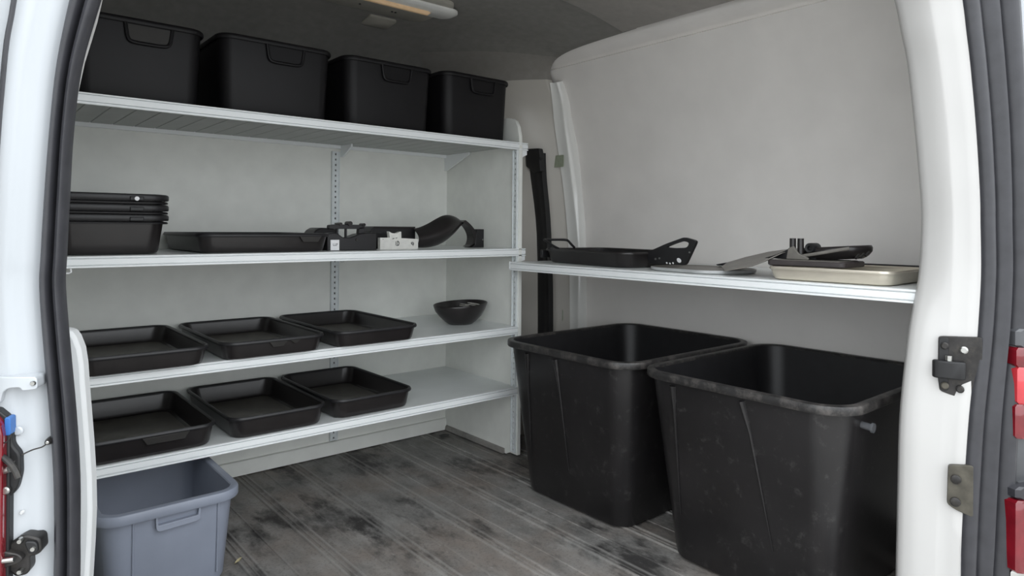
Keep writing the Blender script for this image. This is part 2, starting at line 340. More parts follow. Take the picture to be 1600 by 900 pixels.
# inner white trim beside the seal
TRL = [(-0.13, 0.8253), (-0.0424, 0.8253), (-0.0358, 0.8208), (-0.0302, 0.8121), (-0.0234, 0.7926), (-0.0195, 0.7658), (-0.0174, 0.7336), (-0.0133, 0.6799), (-0.0091, 0.626), (-0.0059, 0.5722), (-0.0046, 0.5185), (-0.0061, 0.465), (-0.0086, 0.4118), (-0.016, 0.25), (-0.02, -0.02), (-0.13, -0.02)]
m = MB().prism([op(s, -0.08, z) for s, z in TRL], tuple(N_ * -0.035))
struct(m, 'trim_inner_left', 'white_trim', bev=0.006)
TRU = [(0.07, 1.62), (0.03, 1.46), (0.0093, 1.3922), (0.0057, 1.3707), (-0.0006, 1.3384), (-0.0088, 1.3061), (-0.0187, 1.2685), (-0.0294, 1.2101), (-0.06, 1.15), (-0.12, 1.15), (-0.12, 1.62)]
struct(MB().prism([op(s, -0.06, z) for s, z in TRU], tuple(N_ * -0.02)), 'trim_inner_upper', 'cream_paint', bev=0.003)

# ---- right jamb
RI = [(1.60, 1.75), (1.655, 1.65), (1.6944, 1.5569), (1.7143, 1.4814), (1.7343, 1.4054), (1.7571, 1.2511), (1.7762, 1.0955), (1.7809, 1.0173), (1.7759, 0.9234), (1.7668, 0.8609), (1.7481, 0.7834), (1.7353, 0.706), (1.7175, 0.5518), (1.7133, 0.3972), (1.711, 0.2426), (1.7098, 0.1654), (1.709, -0.03)]
RK = [(1.62, 1.75), (1.678, 1.63), (1.7172, 1.5364), (1.7347, 1.4636), (1.7505, 1.3903), (1.7747, 1.2421), (1.7896, 1.0924), (1.7941, 1.0172), (1.7931, 0.9269), (1.7899, 0.8668), (1.7849, 0.7917), (1.7762, 0.7169), (1.7644, 0.5677), (1.7545, 0.4188), (1.7484, 0.2701), (1.7473, 0.1955), (1.746, -0.03)]
RS = [(1.70, 1.75), (1.742, 1.63), (1.7668, 1.5251), (1.7787, 1.4535), (1.7906, 1.3816), (1.809, 1.2366), (1.8218, 1.0906), (1.8244, 1.0173), (1.8272, 0.9293), (1.8259, 0.8706), (1.821, 0.7973), (1.8142, 0.7243), (1.795, 0.5792), (1.7833, 0.4343), (1.7755, 0.2896), (1.7743, 0.217), (1.773, -0.03)]
RE = [(1.86, 1.75), (1.893, 1.63), (1.9095, 1.5392), (1.9161, 1.4653), (1.9228, 1.3913), (1.9342, 1.2426), (1.9377, 1.0931), (1.9384, 1.0183), (1.9413, 0.9285), (1.94, 0.8687), (1.9368, 0.794), (1.9278, 0.7195), (1.9136, 0.5712), (1.9054, 0.4229), (1.8972, 0.2751), (1.8883, 0.202), (1.885, -0.03)]
ri, rk, rs_, re_ = sm(RI), sm(RK), sm(RS), sm(RE)
def at_z(r, z):
    q = sorted((b, a) for a, b in r); return ip(z, [b for b, a in q], [a for b, a in q])
rows = []
for i in range(len(rs_)):
    z = rs_[i][1]
    a = at_z(ri, z); k = at_z(rk, z); s = rs_[i][0]
    rows.append([op(a + 0.75, -0.16, z), op(a + 0.2, -0.16, z), op(a + 0.05, -0.15, z), op(a + 0.008, -0.135, z), op(a, -0.12, z), op(a + 0.001, -0.105, z), op(a + (k - a) * 0.45 - 0.002, -0.078, z), op(k - 0.003, -0.053, z), op(k, -0.048, z), op(k + 0.005, -0.044, z),
                 op(k + (s - k) * 0.5, -0.026, z), op(s - 0.004, -0.010, z), op(s + 0.02, -0.006, z)])
struct(MB().loft(rows, closed=False), 'trim_jamb_right', 'cream_paint', ang=50)
PR = [(0.0, -0.012), (0.0, 0.002), (0.06, 0.009), (0.16, 0.012), (0.22, 0.008), (0.26, -0.004), (0.30, 0.006), (0.38, 0.022), (0.47, 0.024), (0.53, 0.012), (0.57, -0.012), (0.61, -0.012), (0.65, 0.004), (0.73, 0.022), (0.83, 0.028), (0.93, 0.022), (1.0, 0.004), (1.0, -0.014)]
zr = [p[1] for p in rs_]
dr = thing('door_seal', 'wide black rubber seal with three ridges down the right edge of the rear opening', 'door seal')
MB().loft(seal_rows(rs_, [(at_z(re_, z), z) for z in zr], PR), closed=True).build('rubber_strip', 'rubber', dr, ang=60)
# outer body right of the seal
m = MB().loft([[op(at_z(re_, z) - 0.006, -0.012, z), op(at_z(re_, z) + 0.004, 0.004, z), op(at_z(re_, z) + 0.02, 0.014, z), op(2.3, 0.02, z), op(2.52, -0.06, z), op(2.62, -0.4, z)] for z in (-0.3, 0.0, 0.2, 0.4, 0.6, 0.8, 1.0, 1.2, 1.4, 1.6, 1.75, 1.96)], closed=False)
struct(m, 'wall_right_corner_skin', 'white_paint', ang=50)

# ================================================================== hardware on the jambs
def opprism(pts, w0, th): return MB().prism([op(s, w0, z) for s, z in pts], tuple(N_ * th))
def opcyl(s, z, w0, th, r, n=14):
    return MB().loft([[op(s + rr_ * math.cos(k * 2 * math.pi / n), ww, z + rr_ * math.sin(k * 2 * math.pi / n)) for k in range(n)] for rr_, ww in ((r, w0), (r, w0 + th * 0.7), (r * 0.7, w0 + th))], True, True, True)
def rpoly(pts, r=0.006, n=4):
    out = []
    P = [Vector((a, b)) for a, b in pts]
    for i, p in enumerate(P):
        a = (P[i - 1] - p); b = (P[(i + 1) % len(P)] - p); la, lb = a.length, b.length
        q0 = p + a * min(r / la, 0.45); q1 = p + b * min(r / lb, 0.45)
        for k in range(n + 1):
            t = k / n; out.append(tuple(q0 * (1 - t) ** 2 + p * 2 * t * (1 - t) + q1 * t * t))
    return out
# right: check roller plate
NS = (-0.736, 0.677)
def slp(pts, th):   # prism on the slanted jamb face: pts (s, w, z)
    q = [op(*p) for p in pts]; off = E_ * (NS[0] * th) + N_ * (NS[1] * th)
    return MB().prism(q, tuple(off))
def sl3(pts, r, s0, w0): return [(a_, w0 + (a_ - s0) * 1.086, b_) for a_, b_ in rpoly(pts, r)]
def slcyl(s0, w0, z0, r, th, n=14):
    tx, tw = 0.677, 0.736
    return MB().loft([[op(s0 + r_ * math.cos(a_) * tx + NS[0] * h_, w0 + r_ * math.cos(a_) * tw + NS[1] * h_, z0 + r_ * math.sin(a_)) for a_ in [k * 2 * math.pi / n for k in range(n)]] for r_, h_ in ((r, -0.004), (r, th * 0.7), (r * 0.7, th))], True, True, True)
t = thing('door_check_plate', 'dark metal door check plate with black roller on the right white jamb', 'hinge plate')
slp(sl3([(1.7576, 0.7535), (1.771, 0.7545), (1.815, 0.7585), (1.815, 0.600), (1.785, 0.6147), (1.7598, 0.626), (1.757, 0.66)], 0.006, 1.777, -0.036), -0.012).build('plate', 'iron_dark', t, bev=0.001)
slp(sl3([(1.7565, 0.750), (1.770, 0.752), (1.770, 0.628), (1.7590, 0.630), (1.7565, 0.65)], 0.005, 1.777, -0.033), -0.006).build('bracket', 'rubber_black', t, bev=0.001)
ro = [(1.789, -0.018), (1.780, -0.030), (1.765, -0.046), (1.7485, -0.062), (1.742, -0.060), (1.738, -0.052), (1.742, -0.040), (1.758, -0.022), (1.772, -0.008), (1.782, -0.006)]
MB().loft([[op(a_, b_, z) for a_, b_ in ro] for z in (0.659, 0.700)], True, True, True).build('roller', 'rubber_black', t, bev=0.004)
MB().loft([[op(1.763 + 0.007 * math.cos(k * 0.5236), -0.034 + 0.007 * math.sin(k * 0.5236), z) for k in range(12)] for z in (0.700, 0.712)], True, True, True).build('roller_pin', 'steel', t)
for a_, b_, z_, mm_ in ((1.7645, -0.0465, 0.733, 'iron_dark'), (1.7897, -0.0191, 0.7263, 'steel'), (1.7649, -0.0461, 0.6404, 'plate_olive'), (1.7851, -0.0241, 0.6354, 'iron_dark')):
    slcyl(a_, b_, z_, 0.0085, 0.006).build('bolt', mm_, t)
t = thing('striker_plate', 'worn olive metal plate with two bolts low on the right jamb', 'hinge plate')
slp(sl3([(1.7535, 0.4611), (1.786, 0.470), (1.786, 0.352), (1.7623, 0.3632), (1.7522, 0.3732)], 0.006, 1.7584, -0.020), -0.016).build('plate', 'plate_olive', t, bev=0.001)
for a_, b_, z_ in ((1.7637, -0.0142, 0.4328), (1.7631, -0.0149, 0.3812)): slcyl(a_, b_, z_, 0.0105, 0.006).build('bolt', 'iron_dark', t)
# right tail lamp pieces
t = thing('tail_lamp', 'tail lamp with bright red centre band beside the right rubber seal', 'tail lamp')
def lampbox(s0, z0, z1, w1, r=0.01):
    m = MB()
    m.loft([[op(2.05, -0.01, z), op(s0 + r * k, -0.01, z), op(s0 + r * k, w1 - 0.006, z), op(s0 + 0.01 + r * k, w1, z), op(2.05, w1, z)] for z, k in ((z0, 0.6), (z0 + 0.006, 0), (z1 - 0.006, 0), (z1, 0.6))], True, True, True)
    return m
lampbox(1.8865, 0.692, 0.736, 0.035).build('upper_lens', 'red_lamp', t)
lampbox(1.8895, 0.607, 0.692, 0.035).build('centre_lens', 'red_bright', t)
lampbox(1.884, 0.529, 0.607, 0.035).build('lower_lens', 'red_lamp', t)
lampbox(1.889, 0.735, 0.778, 0.03, 0.02).build('cap', 'lamp_grey', t)
t = thing('bumper_reflector', 'dark red reflector block at the lower right edge below the tail lamp', 'reflector')
lampbox(1.868, 0.232, 0.395, 0.05).build('lens', 'red_lamp', t)
lampbox(1.872, 0.395, 0.424, 0.045, 0.02).build('cap', 'rubber', t)
lampbox(1.874, 0.17, 0.232, 0.035).build('chrome_foot', 'steel', t)
tag(lampbox(1.892, 0.424, 0.529, 0.02).build('lamp_surround', 'lamp_grey'), 'grey plastic filler between the two red lamps at right', 'lamp surround')

# left: tail lamp, bracket, striker with hook, wire stay, latch
t = thing('tail_lamp', 'dark red tail lamp with black edge at the lower left corner', 'tail lamp')
LP = [(-0.19, 0.30), (-0.0815, 0.30), (-0.0815, 0.69), (-0.085, 0.712), (-0.097, 0.724), (-0.19, 0.726)]
opprism(LP, 0.02, 0.035).build('lens', 'red_lamp', t, bev=0.006)
opprism([(s + 0.0035, z + 0.003) for s, z in LP], 0.016, 0.022).build('gasket', 'rubber_black', t, bev=0.002)
t = thing('door_stay_bracket', 'white painted bracket arm with a screw on the left jamb', 'bracket')
opprism(rpoly([(-0.15, 0.80), (-0.12, 0.777), (-0.080, 0.773), (-0.0445, 0.7715), (-0.0435, 0.7535), (-0.0635, 0.7515), (-0.0655, 0.757), (-0.080, 0.757), (-0.088, 0.752), (-0.0915, 0.735), (-0.15, 0.70)], 0.005), 0.0, 0.036).build('arm', 'white_paint', t, bev=0.003)
opcyl(-0.0487, 0.7627, 0.034, 0.006, 0.0038).build('screw', 'steel', t)
t = thing('door_catch', 'black door catch with a curved grey hook beside the left tail lamp', 'door catch')
opprism(rpoly([(-0.088, 0.700), (-0.077, 0.700), (-0.076, 0.672), (-0.066, 0.6577), (-0.065, 0.628), (-0.070, 0.605), (-0.079, 0.594), (-0.088, 0.595)], 0.006), 0.018, 0.016).build('plate', 'rubber_black', t, bev=0.003)
opprism(rpoly([(-0.084, 0.715), (-0.0765, 0.714), (-0.0760, 0.688), (-0.084, 0.688)], 0.003), 0.02, 0.02).build('blue_clip', 'blue_plastic', t, bev=0.002)
MB().tube(catm([op(-0.098, 0.040, 0.661), op(-0.084, 0.046, 0.659), op(-0.072, 0.052, 0.651), op(-0.063, 0.056, 0.640), op(-0.0585, 0.058, 0.630)], 4), 0.0045, 10).build('hook', 'iron_dark', t)
MB().tube([op(-0.086, 0.042, 0.637), op(-0.074, 0.046, 0.641)], 0.0055, 10).build('pin', 'steel', t)
opcyl(-0.082, 0.607, 0.036, 0.007, 0.006).build('screw', 'steel', t)
t = thing('wire_stay', 'thin bent wire with a round ball end on the left jamb', 'wire')
MB().tube(catm([op(-0.074, 0.035, 0.646), op(-0.067, 0.028, 0.6535), op(-0.055, 0.022, 0.659), op(-0.043, 0.018, 0.6615), op(-0.037, 0.016, 0.666)], 4), 0.0012, 6).build('wire', 'iron_dark', t)
opcyl(-0.0365, 0.6675, -0.002, 0.02, 0.0052).build('ball_end', 'iron_dark', t)
opcyl(-0.0365, 0.6675, 0.017, 0.002, 0.0025).build('ball_pin', 'steel', t)
t = thing('wire_hook', 'small curled wire hook above the door catch at left', 'wire')
MB().tube(catm([op(-0.090, 0.045, 0.678), op(-0.082, 0.046, 0.679), op(-0.076, 0.046, 0.683), op(-0.0725, 0.046, 0.692)], 4), 0.001, 6).build('wire', 'iron_dark', t)
opcyl(-0.0735, 0.689, 0.018, 0.006, 0.007).build('rubber_stop', 'white_paint', t)
t = thing('door_latch', 'black bolted door latch at the bottom of the left jamb', 'latch')
opprism(rpoly([(-0.0835, 0.5217), (-0.066, 0.534), (-0.058, 0.5345), (-0.0405, 0.527), (-0.0385, 0.507), (-0.046, 0.502), (-0.0545, 0.5015), (-0.0535, 0.482), (-0.058, 0.4745), (-0.0726, 0.4732), (-0.078, 0.481), (-0.0865, 0.486)], 0.005), 0.0, 0.03).build('plate', 'iron_dark', t, bev=0.003)
opprism(rpoly([(-0.060, 0.528), (-0.043, 0.525), (-0.041, 0.509), (-0.053, 0.507)], 0.006), 0.028, 0.008).build('cap', 'rubber_black', t, bev=0.003)
opprism(rpoly([(-0.085, 0.519), (-0.064, 0.512), (-0.058, 0.504), (-0.064, 0.498), (-0.086, 0.493)], 0.005), 0.028, 0.014).build('jaw', 'iron_dark', t, bev=0.003)
MB().tube([op(-0.088, 0.046, 0.507), op(-0.066, 0.05, 0.5095)], 0.004, 8).build('pin', 'steel', t)
for s_, z_ in ((-0.0645, 0.529), (-0.0475, 0.5155), (-0.0645, 0.4835)): opcyl(s_, z_, 0.03, 0.009, 0.0042).build('bolt', 'steel', t)
opcyl(-0.0675, 0.566, 0.018, 0.006, 0.003).build('button', 'white_trim', t)

# ================================================================== shelving at the back
YF = 2.222
LIPP = [(0.004, 0.0), (-0.003, 0), (-0.007, -0.0015), (-0.007, -0.0050), (0.001, -0.0058), (0.001, -0.0078), (-0.006, -0.0088), (-0.006, -0.0245), (0.001, -0.0255), (0.001, -0.0272), (-0.007, -0.0282), (-0.007, -0.033), (0.004, -0.033)]
def metal_shelf(label, z, x0, x1, under='shelf_under', slats=False):
    t = thing('metal_shelf', label, 'shelf', (0, 0, z), 0, 'grey metal shelves of the back bay')
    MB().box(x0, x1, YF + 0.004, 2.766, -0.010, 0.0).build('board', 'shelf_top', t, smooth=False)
    MB().loft([[(x, YF + a, b) for a, b in LIPP] for x in (x0, x1)], True, True, True).build('front_lip', 'shelf_metal', t, ang=20)
    MB().box(x0, x1, 2.750, 2.767, -0.030, -0.0105).build('back_rail', 'shelf_metal', t, smooth=False)
    if slats:
        me = None; x = x0 + 0.004
        while x < x1 - 0.06:
            if me is None:
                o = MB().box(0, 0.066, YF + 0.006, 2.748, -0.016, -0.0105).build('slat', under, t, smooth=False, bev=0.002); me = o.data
            else:
                o0 = o; o = o0.copy(); COL.objects.link(o)
            o.location = (x, 0, 0); x += 0.0685
    else:
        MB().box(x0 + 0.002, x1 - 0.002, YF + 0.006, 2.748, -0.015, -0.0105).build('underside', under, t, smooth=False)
    return t
Z1, Z2, Z3, Z4 = 1.372, 0.911, 0.572, 0.310
s1 = metal_shelf('topmost grey metal shelf carrying the four black lidless bins', Z1, 0.10, 1.948, slats=True)
s2 = metal_shelf('grey metal shelf holding the stacked black tubs and loose black parts', Z2, 0.10, 1.938)
s3 = metal_shelf('grey metal shelf with three trays and the black bowl', Z3, 0.10, 1.897)
s4 = metal_shelf('lowest grey metal shelf with three trays, above the grey bin', Z4, 0.10, 1.897)
def bracket(sh, x, y0=2.766, ln=0.09, h=0.06, d=-1):
    MB().prism([(x - 0.004, y0, -0.0165), (x - 0.004, y0 + d * ln, -0.0165), (x - 0.004, y0 + d * ln, -0.028), (x - 0.004, y0 + d * 0.02, -0.0165 - h), (x - 0.004, y0, -0.0165 - h)], (0.008, 0, 0)).build('bracket', 'shelf_metal', sh, smooth=False)
for sh in (s1, s2, s3, s4): bracket(sh, 1.325, 2.752, 0.10, 0.05)
bracket(s1, 1.885, 2.766, 0.2, 0.075)
MB().prism([(1.90, YF - 0.004, -0.0335), (1.943, YF - 0.004, -0.0335), (1.943, YF - 0.004, -0.052), (1.925, YF - 0.004, -0.060), (1.90, YF - 0.004, -0.078)], (0, 0.02, 0)).build('bracket', 'shelf_metal', s1, smooth=False)
MB().prism([(1.92, YF - 0.002, -0.0335), (1.938, YF - 0.002, -0.0335), (1.938, YF - 0.002, -0.052), (1.92, YF - 0.002, -0.056)], (0, 0.02, 0)).build('bracket', 'shelf_metal', s2, smooth=False)
MB().tube([(0.262, YF - 0.002, -0.034), (0.263, YF - 0.002, -0.044), (0.258, YF - 0.002, -0.047), (0.250, YF - 0.002, -0.047)], 0.0022, 8).build('hook', 'label_white', s2)

# slotted uprights
def upright(name, label, x, y, z0, z1, axis, wd=0.030, pitch=0.0235):
    t = thing(name, label, 'upright', group='slotted shelf uprights')
    m = MB(); n = int((z1 - z0) / pitch)
    def P(u, d, z): return (x + u, y - d, z) if axis == 'x' else (x - d, y + u, z)
    hw, hh, d = 0.0032, 0.0042, 0.007
    for i in range(n):
        a = z0 + i * pitch; b = a + pitch; c = (a + b) / 2
        o = [P(-wd / 2, d, a), P(wd / 2, d, a), P(wd / 2, d, b), P(-wd / 2, d, b)]
        q = [P(-hw, d, c - hh), P(hw, d, c - hh), P(hw, d, c + hh), P(-hw, d, c + hh)]
        k = [P(-hw, 0.002, c - hh), P(hw, 0.002, c - hh), P(hw, 0.002, c + hh), P(-hw, 0.002, c + hh)]
        m.loft([o, q, k], True)
    zt = z0 + n * pitch
    for sgn in (-1, 1):
        m.loft([[P(sgn * wd / 2, d, z0), P(sgn * wd / 2, d, zt)], [P(sgn * wd / 2, d + 0.004, z0), P(sgn * wd / 2, d + 0.004, zt)], [P(sgn * (wd / 2 + 0.003), d + 0.004, z0), P(sgn * (wd / 2 + 0.003), d + 0.004, zt)], [P(sgn * (wd / 2 + 0.003), 0.0, z0), P(sgn * (wd / 2 + 0.003), 0.0, zt)]], closed=False)
    m.build('slotted_strip', 'zinc', t, smooth=False)
    h = MB()
    h.loft([[P(-wd / 2 + .004, 0.0025, z0 + 0.002), P(wd / 2 - .004, 0.0025, z0 + 0.002)], [P(-wd / 2 + .004, 0.0025, zt - 0.002), P(wd / 2 - .004, 0.0025, zt - 0.002)]], closed=False)
    h.build('slot_backing', 'hole_dark', t, smooth=False)
    return t
upright('slotted_upright', 'slotted metal strip in the middle of the back wall', 1.302, 2.766, 0.06, 1.345, 'x')
upright('slotted_upright', 'slotted metal strip on the front edge of the end panel', 1.898, 2.236, 0.022, 1.345, 'y', wd=0.022)

# ================================================================== tubs
def tub(root, hx, hy, h, taper, r, t, rim_w, rim_h, mo, mi=None, mr=None, n=7):
    bx, by = hx - taper, hy - taper; rb = max(r - taper * 0.4, 0.008)
    m = MB().loft([rr(bx - 0.012, by - 0.012, rb, 0.0, n), rr(bx - 0.003, by - 0.003, rb, 0.004, n), rr(bx, by, rb, 0.012, n), rr(hx, hy, r, h - 0.002, n), rr(hx - t, hy - t, r - t * 0.5, h - 0.002, n)], True, True, False)
    body = m.build('body', mo, root)
    ins = MB().loft([rr(hx - t, hy - t, r - t * 0.5, h - 0.002, n), rr(bx - t, by - t, rb, t + 0.010, n), rr(bx - t - 0.004, by - t - 0.004, rb, t + 0.003, n), rr(bx - t - 0.014, by - t - 0.014, rb, t, n)], True, False, True)
    ins.build('inside', mi or mo, root)
    k = rim_w
    pr = [(-t - 0.0005, -0.006), (-t - 0.0005, 0.0), (-t + 0.002, 0.003), (k * 0.5, 0.004), (k - 0.002, 0.002), (k, -0.002), (k, -rim_h + 0.003), (k - 0.002, -rim_h), (k - 0.005, -rim_h), (k - 0.006, -rim_h + 0.004), (0.001, -0.005)]
    MB().loft([rr(hx + a, hy + a, max(r + a, 0.005), h + b, n) for a, b in pr], True, loop=True).build('rim', mr or mo, root)
    return body

# --- four black bins on the top shelf
spec = [(0.255, 0.628, 1.612, 'leftmost black open bin on the top shelf, next to the left seal'), (0.66, 1.062, 1.622, 'second black bin from the left on the top shelf'),
        (1.097, 1.492, 1.624, 'third black bin from the left on the top shelf'), (1.528, 1.892, 1.634, 'rightmost black bin on the top shelf, next to the pillar')]
for i, (x0, x1, zt, lb) in enumerate(spec):
    hx, hy = (x1 - x0) / 2 - 0.010, 0.215; h = zt - Z1
    t = thing('storage_bin', lb, 'bin', ((x0 + x1) / 2, 2.262 + hy, Z1), 0, 'black bins along the top shelf')
    tub(t, hx, hy, h, 0.010, 0.045, 0.006, 0.009, 0.013, 'top_bin')
    hw = 0.064; cxh = 0.02; yf = -hy - 0.004
    def q(x, z): return (cxh + x, yf, h + z)
    MB().prism([q(-hw + .006, -0.016), q(hw - .006, -0.016), q(hw - 0.012, -0.058), q(hw - 0.022, -0.064), q(-hw + 0.022, -0.064), q(-hw + 0.012, -0.058)], (0, 0.008, 0)).build('handle_panel', 'handle_brown' if i == 0 else 'top_bin', t)
    MB().tube(catm([q(-hw, -0.012), q(-hw + 0.003, -0.035), q(-hw + 0.008, -0.058), q(-hw + 0.022, -0.067), q(0, -0.068), q(hw - 0.022, -0.067), q(hw - 0.008, -0.058), q(hw - 0.003, -0.035), q(hw, -0.012)], 3), 0.0055, 8).build('handle', 'top_bin', t)

# --- trays
def flat_tray(label, x0, x1, y0, y1, z, h, group, clip=None, rz=0.0):
    hx, hy = (x1 - x0) / 2 - 0.008, (y1 - y0) / 2 - 0.008
    t = thing('plastic_tray', label, 'tray', ((x0 + x1) / 2, (y0 + y1) / 2, z), rz, group)
    tub(t, hx, hy, h - 0.004, 0.009, 0.045, 0.004, 0.007, 0.008, 'black_satin', 'black_satin', 'black_plastic')
    MB().loft([rr(hx - 0.029, hy - 0.029, 0.03, 0.0045), rr(hx - 0.031, hy - 0.031, 0.03, 0.0052)], True, False, True).build('tray_floor', 'tray_sheen', t)  # paler floor sheet, its colour carries the painted sky sheen
    for c in clip or []:
        a, b, hgt = c
        MB().prism([(a, -hy - 0.0095, h - 0.010), (b, -hy - 0.0095, h - 0.010), (b - 0.012, -hy - 0.006, h - 0.010 - hgt), (a + 0.014, -hy - 0.006, h - 0.010 - hgt)], (0, 0.006, 0)).build('grip_tab', 'handle_brown', t, bev=0.001)
    return t
G3 = 'trays on the shelf with the bowl'; G4 = 'trays on the lowest shelf'
flat_tray('left black tray on the bowl shelf, beside the white trim', 0.262, 0.626, 2.165, 2.745, Z3, 0.060, G3)
flat_tray('middle black tray on the bowl shelf, with worn grip tabs on its front', 0.655, 1.008, 2.175, 2.748, Z3, 0.060, G3, [(-0.03, 0.03, 0.018), (0.04, 0.075, 0.012)])
flat_tray('right black tray on the bowl shelf, nearest to the bowl', 1.036, 1.384, 2.175, 2.752, Z3, 0.060, G3)
flat_tray('left black tray on the lowest shelf with a loose grip strip, above the grey bin', 0.28, 0.660, 2.205, 2.755, Z4, 0.072, G4, [(-0.03, 0.10, 0.022)])
flat_tray('middle black tray on the lowest shelf', 0.690, 1.028, 2.205, 2.757, Z4, 0.072, G4)
flat_tray('right black tray on the lowest shelf, beside the bare shelf end', 1.048, 1.386, 2.215, 2.757, Z4, 0.072, G4)
flat_tray('shallow black tray on the second shelf right of the stacked tubs', 0.60, 1.050, 2.235, 2.745, Z2, 0.064, 'shallow black trays', [(0.10, 0.18, 0.02)])

# --- three nested tubs on shelf 2
names = ['bottom black tub of the nested stack on the second shelf', 'middle black tub of the nested stack on the second shelf', 'top black tub of the nested stack, with a white tag, on the second shelf']
for i, zb in enumerate((0.0, 0.030, 0.061)):
    t = thing('nesting_tub', names[i], 'tub', (0.365, 2.445, Z2 + zb + 0.0005), 0, 'nested black tubs')
    hx, hy, h = 0.150, 0.190, 0.116
    tub(t, hx, hy, h, 0.014, 0.05, 0.004, 0.013, 0.015, 'black_satin', 'black_plastic', 'black_plastic')
    MB().loft([rr(hx + a, hy + a, 0.05 + a, h + b) for a, b in ((0.0005, -0.017), (0.008, -0.018), (0.011, -0.021), (0.010, -0.0245), (0.0005, -0.025))], True, loop=True).build('lower_flange', 'black_plastic', t)
    MB().box(0.045, 0.082, -hy - 0.0165, -hy - 0.006, h - 0.016, h - 0.004).build('latch', 'rubber_black', t, bev=0.002)
    if i == 2: MB().loft([[(0.063 + 0.0065 * math.cos(a), -hy - d, h - 0.0105 + 0.0065 * math.sin(a)) for a in [k * math.pi / 5 for k in range(10)]] for d in (0.0145, 0.018)], True, True, True).build('white_tag', 'label_white', t)

# --- black bowl on shelf 3, with a coil of thread in it
t = thing('oval_bowl', 'black round bowl with pale thread inside, right end of shelf', 'bowl', (1.748, 2.435, Z3))
def el(a, z, n=40, asp=0.86): return [(a * math.cos(2 * math.pi * k / n), a * asp * math.sin(2 * math.pi * k / n), z + (0.006 * math.cos(2 * math.pi * k / n) if z > 0.05 else 0)) for k in range(n)]
pr = [(0.045, 0.0), (0.055, 0.001), (0.075, 0.014), (0.098, 0.036), (0.116, 0.062), (0.124, 0.082), (0.126, 0.090), (0.123, 0.0915), (0.118, 0.082), (0.110, 0.062), (0.092, 0.038), (0.068, 0.018), (0.05, 0.008)]
MB().loft([el(a, z) for a, z in pr], True, True, True).build('bowl_shell', 'black_satin', t, ang=80)
c = thing('thread_coil', 'pale coil of thread lying in the black bowl', 'thread', (1.795, 2.44, Z3 + 0.056))
for cx_, ph in ((-0.02, 0.0), (0.032, 0.6)):
    MB().tube([(cx_ + 0.022 * math.cos(a + ph), 0.026 * math.sin(a), 0.012 + 0.010 * math.sin(a * 0.5 + ph) + 0.0006 * a) for a in [k * 0.4 for k in range(50)]], 0.0016, 5).build('loop', 'thread', c)

# --- loose parts on shelf 2
t = thing('mounting_bracket', 'black plastic mounting bracket with knobbed bar and a white price tag on the second shelf', 'bracket', (0, 0, Z2))
YB = 2.30
def xz(pts, y): return [(x, y, z) for x, z in pts]
MB().prism(xz([(1.075, 0.0), (1.072, 0.055), (1.086, 0.073), (1.104, 0.084), (1.158, 0.082), (1.18, 0.070), (1.20, 0.0)], 2.47), (0, 0.10, 0)).build('end_housing', 'black_plastic', t, bev=0.006)
MB().prism(xz([(1.055, 0.0), (1.055, 0.062), (1.083, 0.066), (1.098, 0.062), (1.118, 0.048), (1.145, 0.048), (1.185, 0.062), (1.218, 0.066), (1.255, 0.066), (1.255, 0.0)], YB), (0, 0.06, 0)).build('base', 'black_plastic', t, bev=0.003)
MB().prism(xz([(1.068, 0.082), (1.070, 0.094), (1.100, 0.097), (1.195, 0.096), (1.212, 0.092), (1.212, 0.084), (1.200, 0.080), (1.070, 0.080)], YB + 0.015), (0, 0.022, 0)).build('bar', 'black_plastic', t, bev=0.002)
for x in (1.104, 1.139): MB().box(x - 0.003, x + 0.003, YB + 0.02, YB + 0.03, 0.04, 0.084).build('post', 'black_plastic', t)
MB().prism(xz([(1.188, 0.06), (1.190, 0.084), (1.212, 0.088), (1.214, 0.06)], YB + 0.015), (0, 0.022, 0)).build('post', 'black_plastic', t)
for x, z, r in ((1.112, 0.098, 0.006), (1.150, 0.100, 0.009), (1.207, 0.096, 0.006)):
    MB().loft([[(x + r * math.cos(a), YB + y, z + r * math.sin(a)) for a in [k * math.pi / 6 for k in range(12)]] for y in (0.008, 0.04)], True, True, True).build('knob', 'black_satin', t, ang=50)
MB().loft([[(1.172 + r * math.cos(a), YB - d, 0.040 + r * math.sin(a)) for a in [k * math.pi / 5 for k in range(10)]] for r, d in ((0.006, -0.001), (0.005, 0.003))], True, True, True).build('screw', 'iron_dark', t)
tg = MB().box(1.066, 1.100, YB - 0.004, YB - 0.001, 0.002, 0.040).build('price_tag', 'label_white', t)
for a, b in (((1.076, 0.027), (1.076, 0.019)), ((1.076, 0.019), (1.081, 0.019)), ((1.083, 0.027), (1.083, 0.019)), ((1.083, 0.019), (1.088, 0.0195)), ((1.090, 0.028), (1.090, 0.018)), ((1.087, 0.024), (1.094, 0.025))):
    MB().tube([(a[0], YB - 0.0042, a[1]), (b[0], YB - 0.0042, b[1])], 0.0008, 5).build('ink_mark', 'ink', tg)
t = thing('black_box', 'long black plastic box behind the white card strip on the second shelf', 'box', (0, 0, Z2))
MB().prism(xz([(1.30, 0.0), (1.302, 0.070), (1.315, 0.087), (1.515, 0.087), (1.515, 0.0)], 2.44), (0, 0.08, 0)).build('body', 'black_plastic', t, bev=0.003)
MB().prism(xz([(1.312, 0.083), (1.318, 0.0905), (1.512, 0.0905), (1.512, 0.083)], 2.437), (0, 0.088, 0)).build('lid', 'black_satin', t, bev=0.001)
t = thing('torn_card', 'torn white card strip with two black scribbles on the second shelf', 'card', (0, 0, Z2))
YC = 2.36
